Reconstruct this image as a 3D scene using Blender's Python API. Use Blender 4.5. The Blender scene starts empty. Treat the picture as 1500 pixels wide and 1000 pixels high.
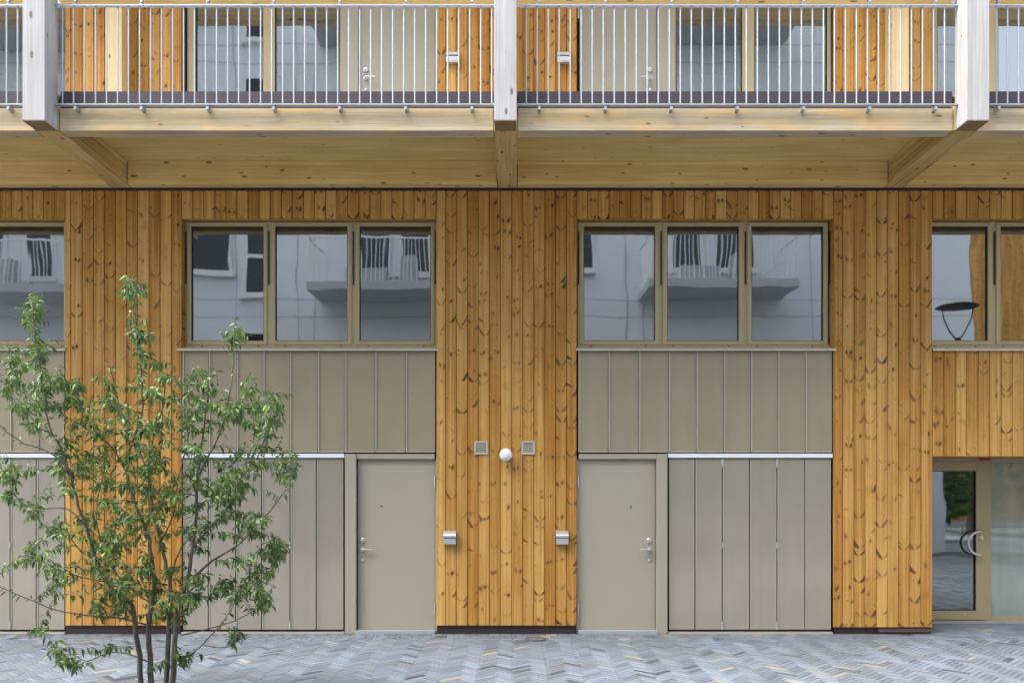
import bpy, bmesh, math, random
from mathutils import Vector, Matrix, Quaternion
random.seed(7)
R = math.radians
SC = bpy.context.scene
COL = SC.collection

# ------------------------------------------------------------------ camera, sky, sun, exposure
D0, F, CX, HY, EYE = 10.0, 1190.0, 755.0, 715.0, 1.79      # distance to facade, focal length in px, vanishing point, eye height
cam_d = bpy.data.cameras.new('camera'); cam = bpy.data.objects.new('camera', cam_d); COL.objects.link(cam)
cam.location = (0, -D0, EYE); cam.rotation_euler = (R(90), 0, 0)
cam_d.sensor_width = 36; cam_d.lens = F / 1500 * 36
cam_d.shift_x = (750 - CX) / 1500; cam_d.shift_y = (HY - 500) / 1500
cam_d.clip_start = 0.05; cam_d.clip_end = 2000
SC.camera = cam

SUN_EL, SUN_AZ = R(60), R(250)                              # azimuth measured from +Y towards +X
w = bpy.data.worlds.new('World'); SC.world = w; w.use_nodes = True
wn = w.node_tree
sky = wn.nodes.new('ShaderNodeTexSky'); sky.sky_type = 'NISHITA'; sky.sun_disc = False
sky.sun_elevation = SUN_EL; sky.sun_rotation = SUN_AZ; sky.air_density = 1.0; sky.dust_density = 4.0; sky.ozone_density = 1.0
hs = wn.nodes.new('ShaderNodeHueSaturation'); hs.inputs['Saturation'].default_value = 0.42
bg = wn.nodes['Background']; bg.inputs['Strength'].default_value = 0.15
wn.links.new(sky.outputs[0], hs.inputs['Color']); wn.links.new(hs.outputs[0], bg.inputs['Color'])
sd = bpy.data.lights.new('sun', 'SUN'); sun = bpy.data.objects.new('sun', sd); COL.objects.link(sun)
sd.energy = 1.5; sd.angle = R(50); sd.color = (1.0, 0.97, 0.93)
sdir = Vector((math.sin(SUN_AZ) * math.cos(SUN_EL), math.cos(SUN_AZ) * math.cos(SUN_EL), math.sin(SUN_EL)))
sun.rotation_euler = sdir.to_track_quat('Z', 'Y').to_euler(); sun.location = sdir * 60
SC.view_settings.view_transform = 'Standard'; SC.view_settings.look = 'None'
SC.view_settings.exposure = 2.08; SC.view_settings.gamma = 1
SC.render.engine = 'CYCLES'
SC.cycles.max_bounces = 8; SC.cycles.diffuse_bounces = 4; SC.cycles.glossy_bounces = 4
SC.cycles.transparent_max_bounces = 12; SC.cycles.transmission_bounces = 4
SC.cycles.caustics_reflective = False; SC.cycles.caustics_refractive = False
SC.cycles.use_denoising = True

# ------------------------------------------------------------------ measuring helpers
def X(px, y=0.0): return (px - CX) * (D0 + y) / F
def Z(py, y=0.0): return EYE + (HY - py) * (D0 + y) / F
def lin(r, g, b):
    f = lambda c: (c / 255 / 12.92) if c / 255 <= 0.04045 else ((c / 255 + 0.055) / 1.055) ** 2.4
    return (f(r), f(g), f(b), 1)

# ------------------------------------------------------------------ node expression helper
class V:
    def __init__(s, nt, sock): s.nt, s.s = nt, sock
    def _m(s, op, *a):
        n = s.nt.nodes.new('ShaderNodeMath'); n.operation = op
        for i, v in enumerate((s,) + a):
            if isinstance(v, V): s.nt.links.new(v.s, n.inputs[i])
            else: n.inputs[i].default_value = v
        return V(s.nt, n.outputs[0])
    def __add__(s, o): return s._m('ADD', o)
    __radd__ = __add__
    def __mul__(s, o): return s._m('MULTIPLY', o)
    __rmul__ = __mul__
    def __sub__(s, o): return s._m('SUBTRACT', o)
    def __rsub__(s, o): return (s * -1.0) + o
    def __truediv__(s, o): return s._m('DIVIDE', o)
    def floor(s): return s._m('FLOOR')
    def fract(s): return s._m('FRACT')
    def abs(s): return s._m('ABSOLUTE')
    def sqrt(s): return s._m('SQRT')
    def pow(s, e): return s._m('POWER', e)
    def gt(s, o): return s._m('GREATER_THAN', o)
    def lt(s, o): return s._m('LESS_THAN', o)
    def max(s, o): return s._m('MAXIMUM', o)
    def min(s, o): return s._m('MINIMUM', o)
    def sm(s, a, b, lo=0.0, hi=1.0):
        n = s.nt.nodes.new('ShaderNodeMapRange'); n.interpolation_type = 'SMOOTHSTEP'
        for i, v in enumerate((s, a, b, lo, hi)):
            if isinstance(v, V): s.nt.links.new(v.s, n.inputs[i])
            else: n.inputs[i].default_value = v
        return V(s.nt, n.outputs[0])

class Mat:
    def __init__(s, name):
        s.m = bpy.data.materials.new(name); s.m.use_nodes = True; s.nt = s.m.node_tree
        s.b = s.nt.nodes['Principled BSDF']; s.out = s.nt.nodes['Material Output']
    def new(s, t): return s.nt.nodes.new(t)
    def v(s, sock): return V(s.nt, sock)
    def setin(s, inp, val):
        if isinstance(val, V): s.nt.links.new(val.s, inp)
        else: inp.default_value = val
    def attr(s, name):
        n = s.new('ShaderNodeAttribute'); n.attribute_name = name; return s.v(n.outputs['Fac'])
    def pos(s):
        g = s.new('ShaderNodeNewGeometry'); x = s.new('ShaderNodeSeparateXYZ'); s.nt.links.new(g.outputs['Position'], x.inputs[0])
        return [s.v(x.outputs[i]) for i in range(3)]
    def nrm(s):
        g = s.new('ShaderNodeNewGeometry'); x = s.new('ShaderNodeSeparateXYZ'); s.nt.links.new(g.outputs['True Normal'], x.inputs[0])
        return [s.v(x.outputs[i]) for i in range(3)]
    def vec(s, x, y, z):
        n = s.new('ShaderNodeCombineXYZ')
        for i, a in enumerate((x, y, z)): s.setin(n.inputs[i], a)
        return s.v(n.outputs[0])
    def noise(s, vec, scale=1, detail=2, rough=0.5, out=0):
        n = s.new('ShaderNodeTexNoise'); s.setin(n.inputs['Vector'], vec); n.inputs['Scale'].default_value = scale
        n.inputs['Detail'].default_value = detail; n.inputs['Roughness'].default_value = rough
        return s.v(n.outputs[out])
    def white(s, x, y, z=0.0):
        n = s.new('ShaderNodeTexWhiteNoise'); n.noise_dimensions = '3D'; s.setin(n.inputs['Vector'], s.vec(x, y, z))
        sp = s.new('ShaderNodeSeparateColor'); s.nt.links.new(n.outputs['Color'], sp.inputs[0])
        return [s.v(sp.outputs[i]) for i in range(3)]
    def voro(s, vec, scale=1.0, rnd=1.0):
        n = s.new('ShaderNodeTexVoronoi'); s.setin(n.inputs['Vector'], vec); n.inputs['Scale'].default_value = scale; n.inputs['Randomness'].default_value = rnd
        sp = s.new('ShaderNodeSeparateColor'); s.nt.links.new(n.outputs['Color'], sp.inputs[0])
        return s.v(n.outputs['Distance']), [s.v(sp.outputs[i]) for i in range(3)]
    def mix(s, f, a, b, mode='MIX'):
        n = s.new('ShaderNodeMix'); n.data_type = 'RGBA'; n.blend_type = mode
        s.setin(n.inputs['Factor'], f); s.setin(n.inputs['A'] if False else n.inputs[6], a); s.setin(n.inputs[7], b)
        return s.v(n.outputs[2])
    def ramp(s, f, stops):
        n = s.new('ShaderNodeValToRGB'); s.setin(n.inputs[0], f); e = n.color_ramp.elements
        while len(e) < len(stops): e.new(0.5)
        for i, (p, c) in enumerate(stops): e[i].position = p; e[i].color = c
        return s.v(n.outputs[0])
    def bump(s, h, strength=0.3, dist=0.01):
        n = s.new('ShaderNodeBump'); n.inputs['Strength'].default_value = strength; n.inputs['Distance'].default_value = dist
        s.setin(n.inputs['Height'], h); s.setin(s.b.inputs['Normal'], s.v(n.outputs[0])); return s.v(n.outputs[0])
    def color(s, c): s.setin(s.b.inputs['Base Color'], c)
    def rough(s, r): s.setin(s.b.inputs['Roughness'], r)
    def metal(s, r): s.b.inputs['Metallic'].default_value = r
    def spec(s, r): s.b.inputs['Specular IOR Level'].default_value = r

MT = {}
def mul(c, k): return (c[0] * k, c[1] * k, c[2] * k, 1)

def cladding_mat(name, light, dark, knot):
    m = Mat(name); x, y, z = m.pos(); bid, u = m.attr('bid'), m.attr('bu')
    r1, r2, r3 = m.white(bid * 917.3, 3.1)
    freq = r1 * 1.0 + 1.6
    wob = (m.noise(m.vec(x * 38.0, bid * 50.0, z * 26.0), 1, 3) - 0.5) * 1.5
    zz = z * freq + bid * 371.0
    wings = None; total = None
    def layer(seed, fq, off):
        v = zz * fq + off; j = v.floor(); f = v.fract()
        a1, a2, a3 = m.white(bid * 517.0, j, seed); b1, b2, b3 = m.white(bid * 233.0, j, seed + 9.0)
        dv = (f - (a2 * 0.5 + 0.25)) / (freq * fq) + wob * 0.010
        du = (u - 0.5) * 0.128 - (a3 - 0.5) * 0.045 + wob * 0.004
        a = du.abs(); side = du.gt(0.0)
        # spike knots: two dark wings that thicken towards the board's edges
        sg = b1.gt(0.16) * 2.0 - 1.0
        k = (b2 * 0.9 + 0.25) * (side * (a3 * 1.5 + 0.25) + (1.0 - side) * (1.75 - a3 * 1.5))
        bend = a * k * 0.45 + a * a * (b3 * 14.0 + 2.0)
        dist = (dv - sg * bend).abs()
        th = ((a * (b3 * 0.34 + 0.22)).min(b1 * 0.012 + 0.012) + 0.0035) * (r1 * 0.8 + 0.65) * (side * (a2 * 0.9 + 0.5) + (1.0 - side) * (1.4 - a2 * 0.9))
        wing = dist.sm(th * 1.25, th * 0.45) * a.sm(0.004, 0.026, 0.40, 1.0) * a.sm(b1 * 0.05 + 0.050, b1 * 0.05 + 0.040)
        keepL = b2.gt(0.34); keepR = b3.gt(0.34)
        keep = side * keepR + (1.0 - side) * keepL
        big = (a1 + (r2 - 0.5) * 1.1)
        wing = wing * keep * big.gt(0.44) * a1.gt(r3 * 0.12) * (b1 * 0.75 + 0.28).min(1.0)
        # round knots, often in pairs
        sz = side * (b3 * 1.1 + 0.35) + (1.0 - side) * (a2 * 1.1 + 0.35)
        dd = (du.abs() - (b2 * 0.030 + 0.004)) / (sz * 0.0108)
        ee = (dv + (side - 0.5) * (a3 - 0.5) * 0.05 - (du.abs() - (b2 * 0.030 + 0.004)) * (b1 * 0.9)) / (sz * (b1 * 0.010 + 0.0105))
        q = (dd * dd + ee * ee).sqrt()
        dot = q.sm(1.45, 0.65) * (keep) * (b3 * 0.5 + 0.55).min(1.0) * big.lt(0.42) * a1.gt(r3 * 0.08)
        halo = q.sm(3.2, 0.8) * keep * big.lt(0.40) * 0.35
        return wing.max(dot), halo
    k1, h1 = layer(1.7, 1.0, 0.0); k2, h2 = layer(5.3, 1.27, 0.37)
    kn = k1.max(k2); hl = h1.max(h2)
    # long grain streaks
    gz = z * 0.55 + bid * 40.0
    g1 = m.noise(m.vec(x * 46.0 + wob * 0.5 + kn * 1.0, bid * 90.0, gz), 1, 3, 0.6)
    g2 = m.noise(m.vec(x * 150.0, bid * 70.0, z * 2.0), 1, 3, 0.65)
    g3 = m.noise(m.vec(bid * 19.0, 2.0, z * 0.8), 1, 2)
    tone = g1.sm(0.32, 0.68) * 0.50 + g2 * 0.30 + (r3 - 0.5) * 0.62 + (g3 - 0.5) * 0.9 + 0.10 - (u - 0.5).abs() * 0.30
    base = m.mix(tone, dark, light)
    hue = m.mix(r1 * 0.22, base, m.mix(tone, mul(dark, 0.85), (light[0] * 1.0, light[1] * 0.86, light[2] * 0.72, 1)))
    red = m.noise(m.vec(x * 22.0, bid * 31.0, z * 0.7 + 3.0), 1, 3, 0.6).sm(0.52, 0.74) * 0.38
    hue = m.mix(red, hue, (dark[0] * 1.0, dark[1] * 0.82, dark[2] * 0.9, 1))
    c = m.mix(hl, hue, mul(dark, 0.6))
    c = m.mix(kn * 0.96, c, knot)
    m.color(c); m.rough(0.62); m.spec(0.25)
    m.bump(g2 * 0.5 + g1 * 0.5, 0.12, 0.004)
    return m.m

def glulam_mat(name, axis, light, dark, knots=0.5, lam=0.045, stain=0.0):
    m = Mat(name); p = m.pos(); nx, ny, nz = m.nrm()
    l = p['xyz'.index(axis)]; o = [p[i] for i in range(3) if 'xyz'[i] != axis]
    lay = (o[1] / lam); j = lay.floor() if axis != 'z' else (o[0] / lam).floor()
    r1, r2, r3 = m.white(j, 7.7)
    g1 = m.noise(m.vec(l * 0.9 + r1 * 20.0, o[0] * 40.0, o[1] * 40.0), 1, 3, 0.6)
    g2 = m.noise(m.vec(l * 3.0, o[0] * 160.0, o[1] * 160.0), 1, 2, 0.6)
    big = m.noise(m.vec(l * 1.3, o[0] * 3.0, o[1] * 3.0 + 5.0), 1, 3)
    tone = g1.sm(0.28, 0.72) * 0.42 + g2.sm(0.25, 0.75) * 0.30 + (r2 - 0.5) * 0.40 + (big - 0.5) * 0.9 + 0.14
    seam = (((lay if axis != 'z' else o[0] / lam).fract() - 0.5).abs()).sm(0.475, 0.497) * 0.28
    c = m.mix(tone, dark, light)
    c = m.mix(seam, c, mul(dark, 0.6))
    d, (a, b, e) = m.voro(m.vec(l * 5.0, o[0] * 12.0, o[1] * 12.0), 1.0)
    kn = d.sm(e * 0.17 + 0.10, e * 0.09 + 0.05) * a.gt(1.0 - knots * 0.5)
    c = m.mix(kn * 0.8, c, (dark[0] * 0.32, dark[1] * 0.24, dark[2] * 0.18, 1))
    d2, (a2, b2, e2) = m.voro(m.vec(l * 2.2 + 4.0, o[0] * 22.0, o[1] * 22.0), 1.0)
    c = m.mix(d2.sm(0.16, 0.03) * a2.gt(0.86) * 0.45, c, (dark[0] * 0.45, dark[1] * 0.38, dark[2] * 0.33, 1))
    if stain:
        s = m.noise(m.vec(l * 1.1 + 9.0, o[0] * 2.0, o[1] * 6.0), 1, 4, 0.6)
        c = m.mix(s.sm(0.44, 0.70) * stain, c, lin(232, 190, 118))
    m.color(c); m.rough(0.6); m.spec(0.2); m.bump(g2, 0.10, 0.003)
    return m.m

def paint_mat(name, c, rough=0.45, metal=0.0, var=0.10, scale=2.0, streak=False):
    m = Mat(name); x, y, z = m.pos()
    n = m.noise(m.vec(x * (5.0 if streak else 1.0), y, z * (0.5 if streak else 1.0)), scale, 4, 0.6)
    n2 = m.noise(m.vec(x, y, z), 45.0, 2)
    m.color(m.mix(n * 0.8 + n2 * 0.2, mul(c, 1 - var), mul(c, 1 + var)))
    m.rough(n * 0.16 + (rough - 0.08)); m.metal(metal); m.spec(0.4)
    return m.m

def perforated_mat(name, c, hole, z_full=None, z_none=None, pitch=0.017):
    m = Mat(name); x, y, z = m.pos()
    row = (z / (pitch * 0.866)).floor(); odd = (row * 0.5).fract()
    fu = (x / pitch + odd).fract() - 0.5; fv = (z / (pitch * 0.866)).fract() - 0.5
    d = (fu * fu + fv * fv).sqrt()
    rad = z.sm(z_none, z_full, 0.0, 0.42) if z_full else 0.30
    h = d.sm(rad, rad * 0.7 if z_full else 0.22)
    if z_full:
        h = h * rad.gt(0.03); fine = z.sm(Z(828), Z(775)); h = h * (1.0 - fine) * 0.9 + fine * z.sm(Z(800), Z(690), 0.16, 0.30)   # too fine to resolve higher up
    n = m.noise(m.vec(x * 9.0, y, z * 0.35), 1.0, 3, 0.6); n2 = m.noise(m.vec(x, 0.0, z), 1.3, 3)
    cc = m.mix((n * 0.3 + n2 * 0.7).sm(0.3, 0.7), mul(c, 0.95), mul(c, 1.07))
    m.color(m.mix(h * 0.85, cc, hole)); m.rough(n * 0.14 + 0.32); m.metal(0.35 if z_full else 0.25); m.spec(0.5)
    return m.m

def glass_mat(name, refl=0.32, tint=(0.55, 0.6, 0.6, 1), wave=0.0016, gcol=(0.90, 0.96, 0.98, 1)):
    m = Mat(name); m.nt.nodes.remove(m.b); x, y, z = m.pos()
    gl = m.new('ShaderNodeBsdfGlossy'); gl.inputs['Roughness'].default_value = 0.022; gl.inputs['Color'].default_value = gcol
    tr = m.new('ShaderNodeBsdfTransparent'); tr.inputs['Color'].default_value = tint
    fr = m.new('ShaderNodeFresnel'); fr.inputs['IOR'].default_value = 1.5
    h = m.noise(m.vec(x * 1.0, y, z * 0.8), 1.7, 1) + m.noise(m.vec(x * 2.2, 3.0, z * 0.5), 2.2, 1) * 0.30
    b = m.new('ShaderNodeBump'); b.inputs['Strength'].default_value = 1.0; b.inputs['Distance'].default_value = wave
    m.setin(b.inputs['Height'], h); m.nt.links.new(b.outputs[0], gl.inputs['Normal'])
    fac = m.v(fr.outputs[0]) * 1.5 + (refl - 0.06); fac = fac.min(1.0)
    mx = m.new('ShaderNodeMixShader'); m.setin(mx.inputs[0], fac)
    m.nt.links.new(tr.outputs[0], mx.inputs[1]); m.nt.links.new(gl.outputs[0], mx.inputs[2])
    m.nt.links.new(mx.outputs[0], m.out.inputs[0])
    return m.m

def leaf_mat():
    m = Mat('leaf'); r = m.attr('lr'); x, y, z = m.pos()
    c = m.ramp(r, [(0.0, (0.022, 0.055, 0.024, 1)), (0.40, (0.056, 0.118, 0.022, 1)), (0.75, (0.135, 0.215, 0.030, 1)), (1.0, (0.28, 0.34, 0.06, 1))])
    g = m.new('ShaderNodeNewGeometry')
    c = m.mix(m.v(g.outputs['Backfacing']) * 0.55, c, (0.13, 0.20, 0.11, 1))
    m.color(c); m.rough(0.42); m.spec(0.40)
    t = m.new('ShaderNodeBsdfTranslucent'); m.setin(t.inputs['Color'], m.mix(0.5, c, (0.12, 0.26, 0.03, 1)))
    mx = m.new('ShaderNodeMixShader'); mx.inputs[0].default_value = 0.28
    m.nt.links.new(m.b.outputs[0], mx.inputs[1]); m.nt.links.new(t.outputs[0], mx.inputs[2]); m.nt.links.new(mx.outputs[0], m.out.inputs[0])
    return m.m

def bark_mat(name='bark'):
    m = Mat(name); x, y, z = m.pos()
    n = m.noise(m.vec(x * 30.0, y * 30.0, z * 9.0), 1, 4, 0.6); n2 = m.noise(m.vec(x * 8, y * 8, z * 5), 1, 2)
    m.color(m.ramp(n * 0.7 + n2 * 0.3, [(0.3, (0.05, 0.042, 0.032, 1)), (0.5, (0.12, 0.10, 0.075, 1)), (0.68, (0.23, 0.205, 0.165, 1))]))
    m.rough(0.85); m.bump(n, 0.5, 0.006); return m.m

def brick_mat():
    m = Mat('paving_brick'); r = m.attr('br'); x, y, z = m.pos()
    c = m.ramp(r, [(0.0, (0.112, 0.138, 0.178, 1)), (0.22, (0.140, 0.172, 0.218, 1)), (0.55, (0.190, 0.235, 0.298, 1)), (0.82, (0.140, 0.162, 0.188, 1)),
                   (0.925, (0.13, 0.14, 0.155, 1)), (0.945, (0.045, 0.052, 0.075, 1)), (0.972, (0.05, 0.056, 0.08, 1)), (0.978, (0.33, 0.295, 0.20, 1))])
    c.s.node.color_ramp.interpolation = 'LINEAR'
    n = m.noise(m.vec(x, y, z), 38.0, 4, 0.65); n2 = m.noise(m.vec(x, y, z), 0.8, 4, 0.6); n3 = m.noise(m.vec(x, y, z), 160.0, 2)
    c = m.mix((n - 0.5) * 0.5 + 0.3, c, m.mix(0.45, c, (0.12, 0.125, 0.13, 1)))
    c = m.mix(n2.sm(0.42, 0.66) * 0.40, c, (0.105, 0.116, 0.122, 1))
    m.color(c); m.rough(n * 0.25 + 0.42); m.spec(0.4); m.bump(n3 * 0.4 + n * 0.6, 0.25, 0.003); return m.m

MT['clad'] = cladding_mat('knotty_pine_cladding', (0.66, 0.405, 0.130, 1), (0.35, 0.145, 0.020, 1), (0.045, 0.025, 0.018, 1))
MT['beam_x'] = glulam_mat('glulam_beam', 'x', (0.94, 0.70, 0.32, 1), (0.66, 0.42, 0.14, 1), 1.3)
MT['beam_y'] = glulam_mat('glulam_cross_beam', 'y', (0.84, 0.62, 0.28, 1), (0.44, 0.265, 0.085, 1), 0.8)
MT['fascia'] = glulam_mat('weathered_fascia', 'x', (0.70, 0.61, 0.46, 1), (0.44, 0.34, 0.20, 1), 0.8, stain=0.6)
MT['soffit'] = glulam_mat('timber_soffit', 'x', (0.93, 0.72, 0.34, 1), (0.66, 0.46, 0.16, 1), 0.6, lam=0.3)
MT['post'] = glulam_mat('bleached_post', 'z', (0.54, 0.535, 0.535, 1), (0.33, 0.318, 0.31, 1), 0.6, lam=0.045)
MT['inner_post'] = glulam_mat('pale_inner_post', 'z', (0.72, 0.58, 0.36, 1), (0.58, 0.43, 0.22, 1), 0.3)
MT['endgrain'] = paint_mat('post_end_grain', (0.27, 0.175, 0.09, 1), 0.8, var=0.5, scale=30)
MT['frame'] = paint_mat('bronze_window_frame', (0.43, 0.35, 0.20, 1), 0.38, 0.15, 0.06)
MT['door'] = paint_mat('beige_door_paint', (0.350, 0.320, 0.250, 1), 0.50, 0.0, 0.05, 1.5)
MT['panel'] = perforated_mat('perforated_spandrel', (0.385, 0.325, 0.218, 1), (0.13, 0.12, 0.09, 1), pitch=0.012)
MT['shutter'] = perforated_mat('perforated_shutter', (0.405, 0.365, 0.295, 1), (0.13, 0.125, 0.105, 1), Z(770), Z(872), 0.024)
MT['lip'] = paint_mat('panel_lip', (0.56, 0.52, 0.42, 1), 0.35, 0.3, 0.05)
MT['white'] = paint_mat('white_rail', (0.80, 0.81, 0.83, 1), 0.4, 0.0, 0.03)
MT['galv'] = paint_mat('galvanised_steel', (0.44, 0.47, 0.51, 1), 0.42, 0.45, 0.10, 14)
MT['steel'] = paint_mat('brushed_steel', (0.62, 0.62, 0.62, 1), 0.36, 0.7, 0.08, 20)
MT['dark'] = paint_mat('dark_gap', (0.018, 0.016, 0.015, 1), 0.8)
MT['plinth'] = paint_mat('maroon_plinth', (0.042, 0.026, 0.028, 1), 0.5, 0.0, 0.25, 9)
MT['flash'] = paint_mat('violet_flashing', (0.072, 0.058, 0.073, 1), 0.5, 0.1, 0.15, 7)
MT['gasket'] = paint_mat('black_gasket', (0.02, 0.02, 0.02, 1), 0.6)
MT['vent'] = paint_mat('beige_vent', (0.46, 0.44, 0.37, 1), 0.5)
MT['globe'] = paint_mat('opal_glass', (0.86, 0.87, 0.88, 1), 0.22, var=0.02)
MT['red'] = paint_mat('red_plastic', (0.42, 0.02, 0.02, 1), 0.4)
MT['glass'] = glass_mat('window_glass', 0.34)
MT['doorglass'] = glass_mat('entrance_glass', 0.30, (0.5, 0.56, 0.62, 1), 0.0022)
def pale_glass():  # glass with a streaky pale green diffuse layer mixed in
    m = Mat('pale_green_glass'); m.nt.nodes.remove(m.b); x, y, z = m.pos()
    gl = m.new('ShaderNodeBsdfGlossy'); gl.inputs['Roughness'].default_value = 0.02; gl.inputs['Color'].default_value = (0.9, 0.96, 0.96, 1)
    df = m.new('ShaderNodeBsdfDiffuse'); m.setin(df.inputs['Color'], m.mix(m.noise(m.vec(x * 6.0, y, z * 0.7), 1.0, 3), (0.30, 0.36, 0.29, 1), (0.52, 0.59, 0.52, 1)))
    tl = m.new('ShaderNodeBsdfTransparent'); tl.inputs['Color'].default_value = (0.6, 0.66, 0.6, 1)
    a = m.new('ShaderNodeMixShader'); a.inputs[0].default_value = 0.7; m.nt.links.new(tl.outputs[0], a.inputs[1]); m.nt.links.new(df.outputs[0], a.inputs[2])
    b = m.new('ShaderNodeMixShader'); b.inputs[0].default_value = 0.16; m.nt.links.new(a.outputs[0], b.inputs[1]); m.nt.links.new(gl.outputs[0], b.inputs[2])
    m.nt.links.new(b.outputs[0], m.out.inputs[0]); return m.m
MT['pale_green'] = pale_glass()
MT['room'] = paint_mat('dim_room', (0.10, 0.10, 0.095, 1), 0.8)
MT['added_panel'] = paint_mat('added_panel_paint', (0.72, 0.78, 0.70, 1), 0.8)
MT['leaf'] = leaf_mat(); MT['bark'] = bark_mat()
MT['brick'] = brick_mat()
MT['joint'] = paint_mat('sand_joint', (0.07, 0.075, 0.08, 1), 0.95, var=0.3, scale=12)
MT['earth'] = paint_mat('distant_ground', (0.30, 0.31, 0.32, 1), 0.9, var=0.25, scale=0.4)
MT['drain'] = paint_mat('cast_iron', (0.13, 0.135, 0.14, 1), 0.6, 0.2, 0.25, 30)
MT['render'] = paint_mat('white_render', (0.74, 0.785, 0.82, 1), 0.75, var=0.04, scale=0.8)
MT['whiteframe'] = paint_mat('white_window_frame', (0.78, 0.78, 0.78, 1), 0.45, var=0.03)
MT['darkglass'] = paint_mat('dark_window_glass', (0.030, 0.034, 0.038, 1), 0.1)
MT['concrete'] = paint_mat('balcony_concrete', (0.46, 0.47, 0.48, 1), 0.8, var=0.08)
MT['groove'] = paint_mat('panel_joint', (0.45, 0.47, 0.49, 1), 0.8)

# ------------------------------------------------------------------ mesh helpers
class MB:
    def __init__(s): s.v, s.f, s.a, s.mi = [], [], {}, []
    def _add(s, vs, fs, attrs=None, mi=0):
        n = len(s.v); s.v += [tuple(p) for p in vs]; s.f += [tuple(i + n for i in f) for f in fs]; s.mi += [mi] * len(fs)
        for k, val in (attrs or {}).items():
            l = s.a.setdefault(k, []); l += [0.0] * (n - len(l)); l += list(val) if hasattr(val, '__len__') else [val] * len(vs)
        return s
    def box(s, x0, x1, y0, y1, z0, z1, attrs=None, mi=0):
        if x0 > x1: x0, x1 = x1, x0
        if y0 > y1: y0, y1 = y1, y0
        if z0 > z1: z0, z1 = z1, z0
        return s._add([(x0, y0, z0), (x1, y0, z0), (x1, y1, z0), (x0, y1, z0), (x0, y0, z1), (x1, y0, z1), (x1, y1, z1), (x0, y1, z1)],
                      [(0, 3, 2, 1), (4, 5, 6, 7), (0, 1, 5, 4), (1, 2, 6, 5), (2, 3, 7, 6), (3, 0, 4, 7)], attrs, mi)
    def ring(s, x0, x1, z0, z1, y0, y1, wx, wz=None, wb=None):
        wz = wx if wz is None else wz; wb = wz if wb is None else wb
        s.box(x0, x0 + wx, y0, y1, z0, z1); s.box(x1 - wx, x1, y0, y1, z0, z1)
        s.box(x0 + wx, x1 - wx, y0, y1, z1 - wz, z1); s.box(x0 + wx, x1 - wx, y0, y1, z0, z0 + wb); return s
    def tube(s, pts, r, n=8, caps=True):
        pts = [Vector(p) for p in pts]; rs = r if hasattr(r, '__len__') else [r] * len(pts)
        up = Vector((0, 0, 1)); vs = []; prev = None
        for i, p in enumerate(pts):
            t = (pts[min(i + 1, len(pts) - 1)] - pts[max(i - 1, 0)]).normalized()
            if prev is None:
                a = t.cross(up); a = a.normalized() if a.length > 1e-3 else Vector((1, 0, 0))
            else:
                a = (prev - t * prev.dot(t)); a = a.normalized() if a.length > 1e-6 else t.orthogonal().normalized()
            prev = a; b = t.cross(a)
            for k in range(n):
                q = 2 * math.pi * k / n; vs.append(p + (a * math.cos(q) + b * math.sin(q)) * rs[i])
        fs = []
        for i in range(len(pts) - 1):
            for k in range(n):
                fs.append((i * n + k, i * n + (k + 1) % n, (i + 1) * n + (k + 1) % n, (i + 1) * n + k))
        if caps: fs += [tuple(range(n))[::-1], tuple((len(pts) - 1) * n + k for k in range(n))]
        return s._add(vs, fs)
    def lathe(s, c, prof, axis='y', n=24):
        """profile of (radius, offset along axis)"""
        vs, fs = [], []
        for r, h in prof:
            for k in range(n):
                q = 2 * math.pi * k / n; a, b = r * math.cos(q), r * math.sin(q)
                vs.append((c[0] + a, c[1] + h, c[2] + b) if axis == 'y' else (c[0] + a, c[1] + b, c[2] + h))
        m = len(prof)
        for i in range(m - 1):
            for k in range(n): fs.append((i * n + k, i * n + (k + 1) % n, (i + 1) * n + (k + 1) % n, (i + 1) * n + k))
        fs += [tuple(range(n))[::-1], tuple((m - 1) * n + k for k in range(n))]
        return s._add(vs, fs)
    def prism(s, prof, x0, x1):
        """closed (y,z) profile extruded along x"""
        n = len(prof); vs = [(x0, y, z) for y, z in prof] + [(x1, y, z) for y, z in prof]
        fs = [(i, (i + 1) % n, n + (i + 1) % n, n + i) for i in range(n)] + [tuple(range(n))[::-1], tuple(range(n, 2 * n))]
        return s._add(vs, fs)
    def build(s, name, mat, parent=None, smooth=False, bevel=0.0, fix=True):
        me = bpy.data.meshes.new(name)
        o = bpy.data.objects.new(name, me); COL.objects.link(o)
        off = Vector((0, 0, 0))
        if parent is not None:
            o.parent = parent; q = parent
            while q is not None: off += q.location; q = q.parent
        me.from_pydata([Vector(v) - off for v in s.v], [], s.f)
        for k, l in s.a.items():
            at = me.attributes.new(k, 'FLOAT', 'POINT'); l += [0.0] * (len(s.v) - len(l)); at.data.foreach_set('value', l)
        for q in (mat if isinstance(mat, (list, tuple)) else [mat]): me.materials.append(MT[q] if isinstance(q, str) else q)
        if any(s.mi): me.polygons.foreach_set('material_index', s.mi)
        if fix:
            bm = bmesh.new(); bm.from_mesh(me); bmesh.ops.recalc_face_normals(bm, faces=bm.faces[:]); bm.to_mesh(me); bm.free()
        if smooth: me.polygons.foreach_set('use_smooth', [True] * len(me.polygons))
        if bevel:
            b = o.modifiers.new('bevel', 'BEVEL'); b.width = bevel; b.segments = 2; b.limit_method = 'ANGLE'
        return o

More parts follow.
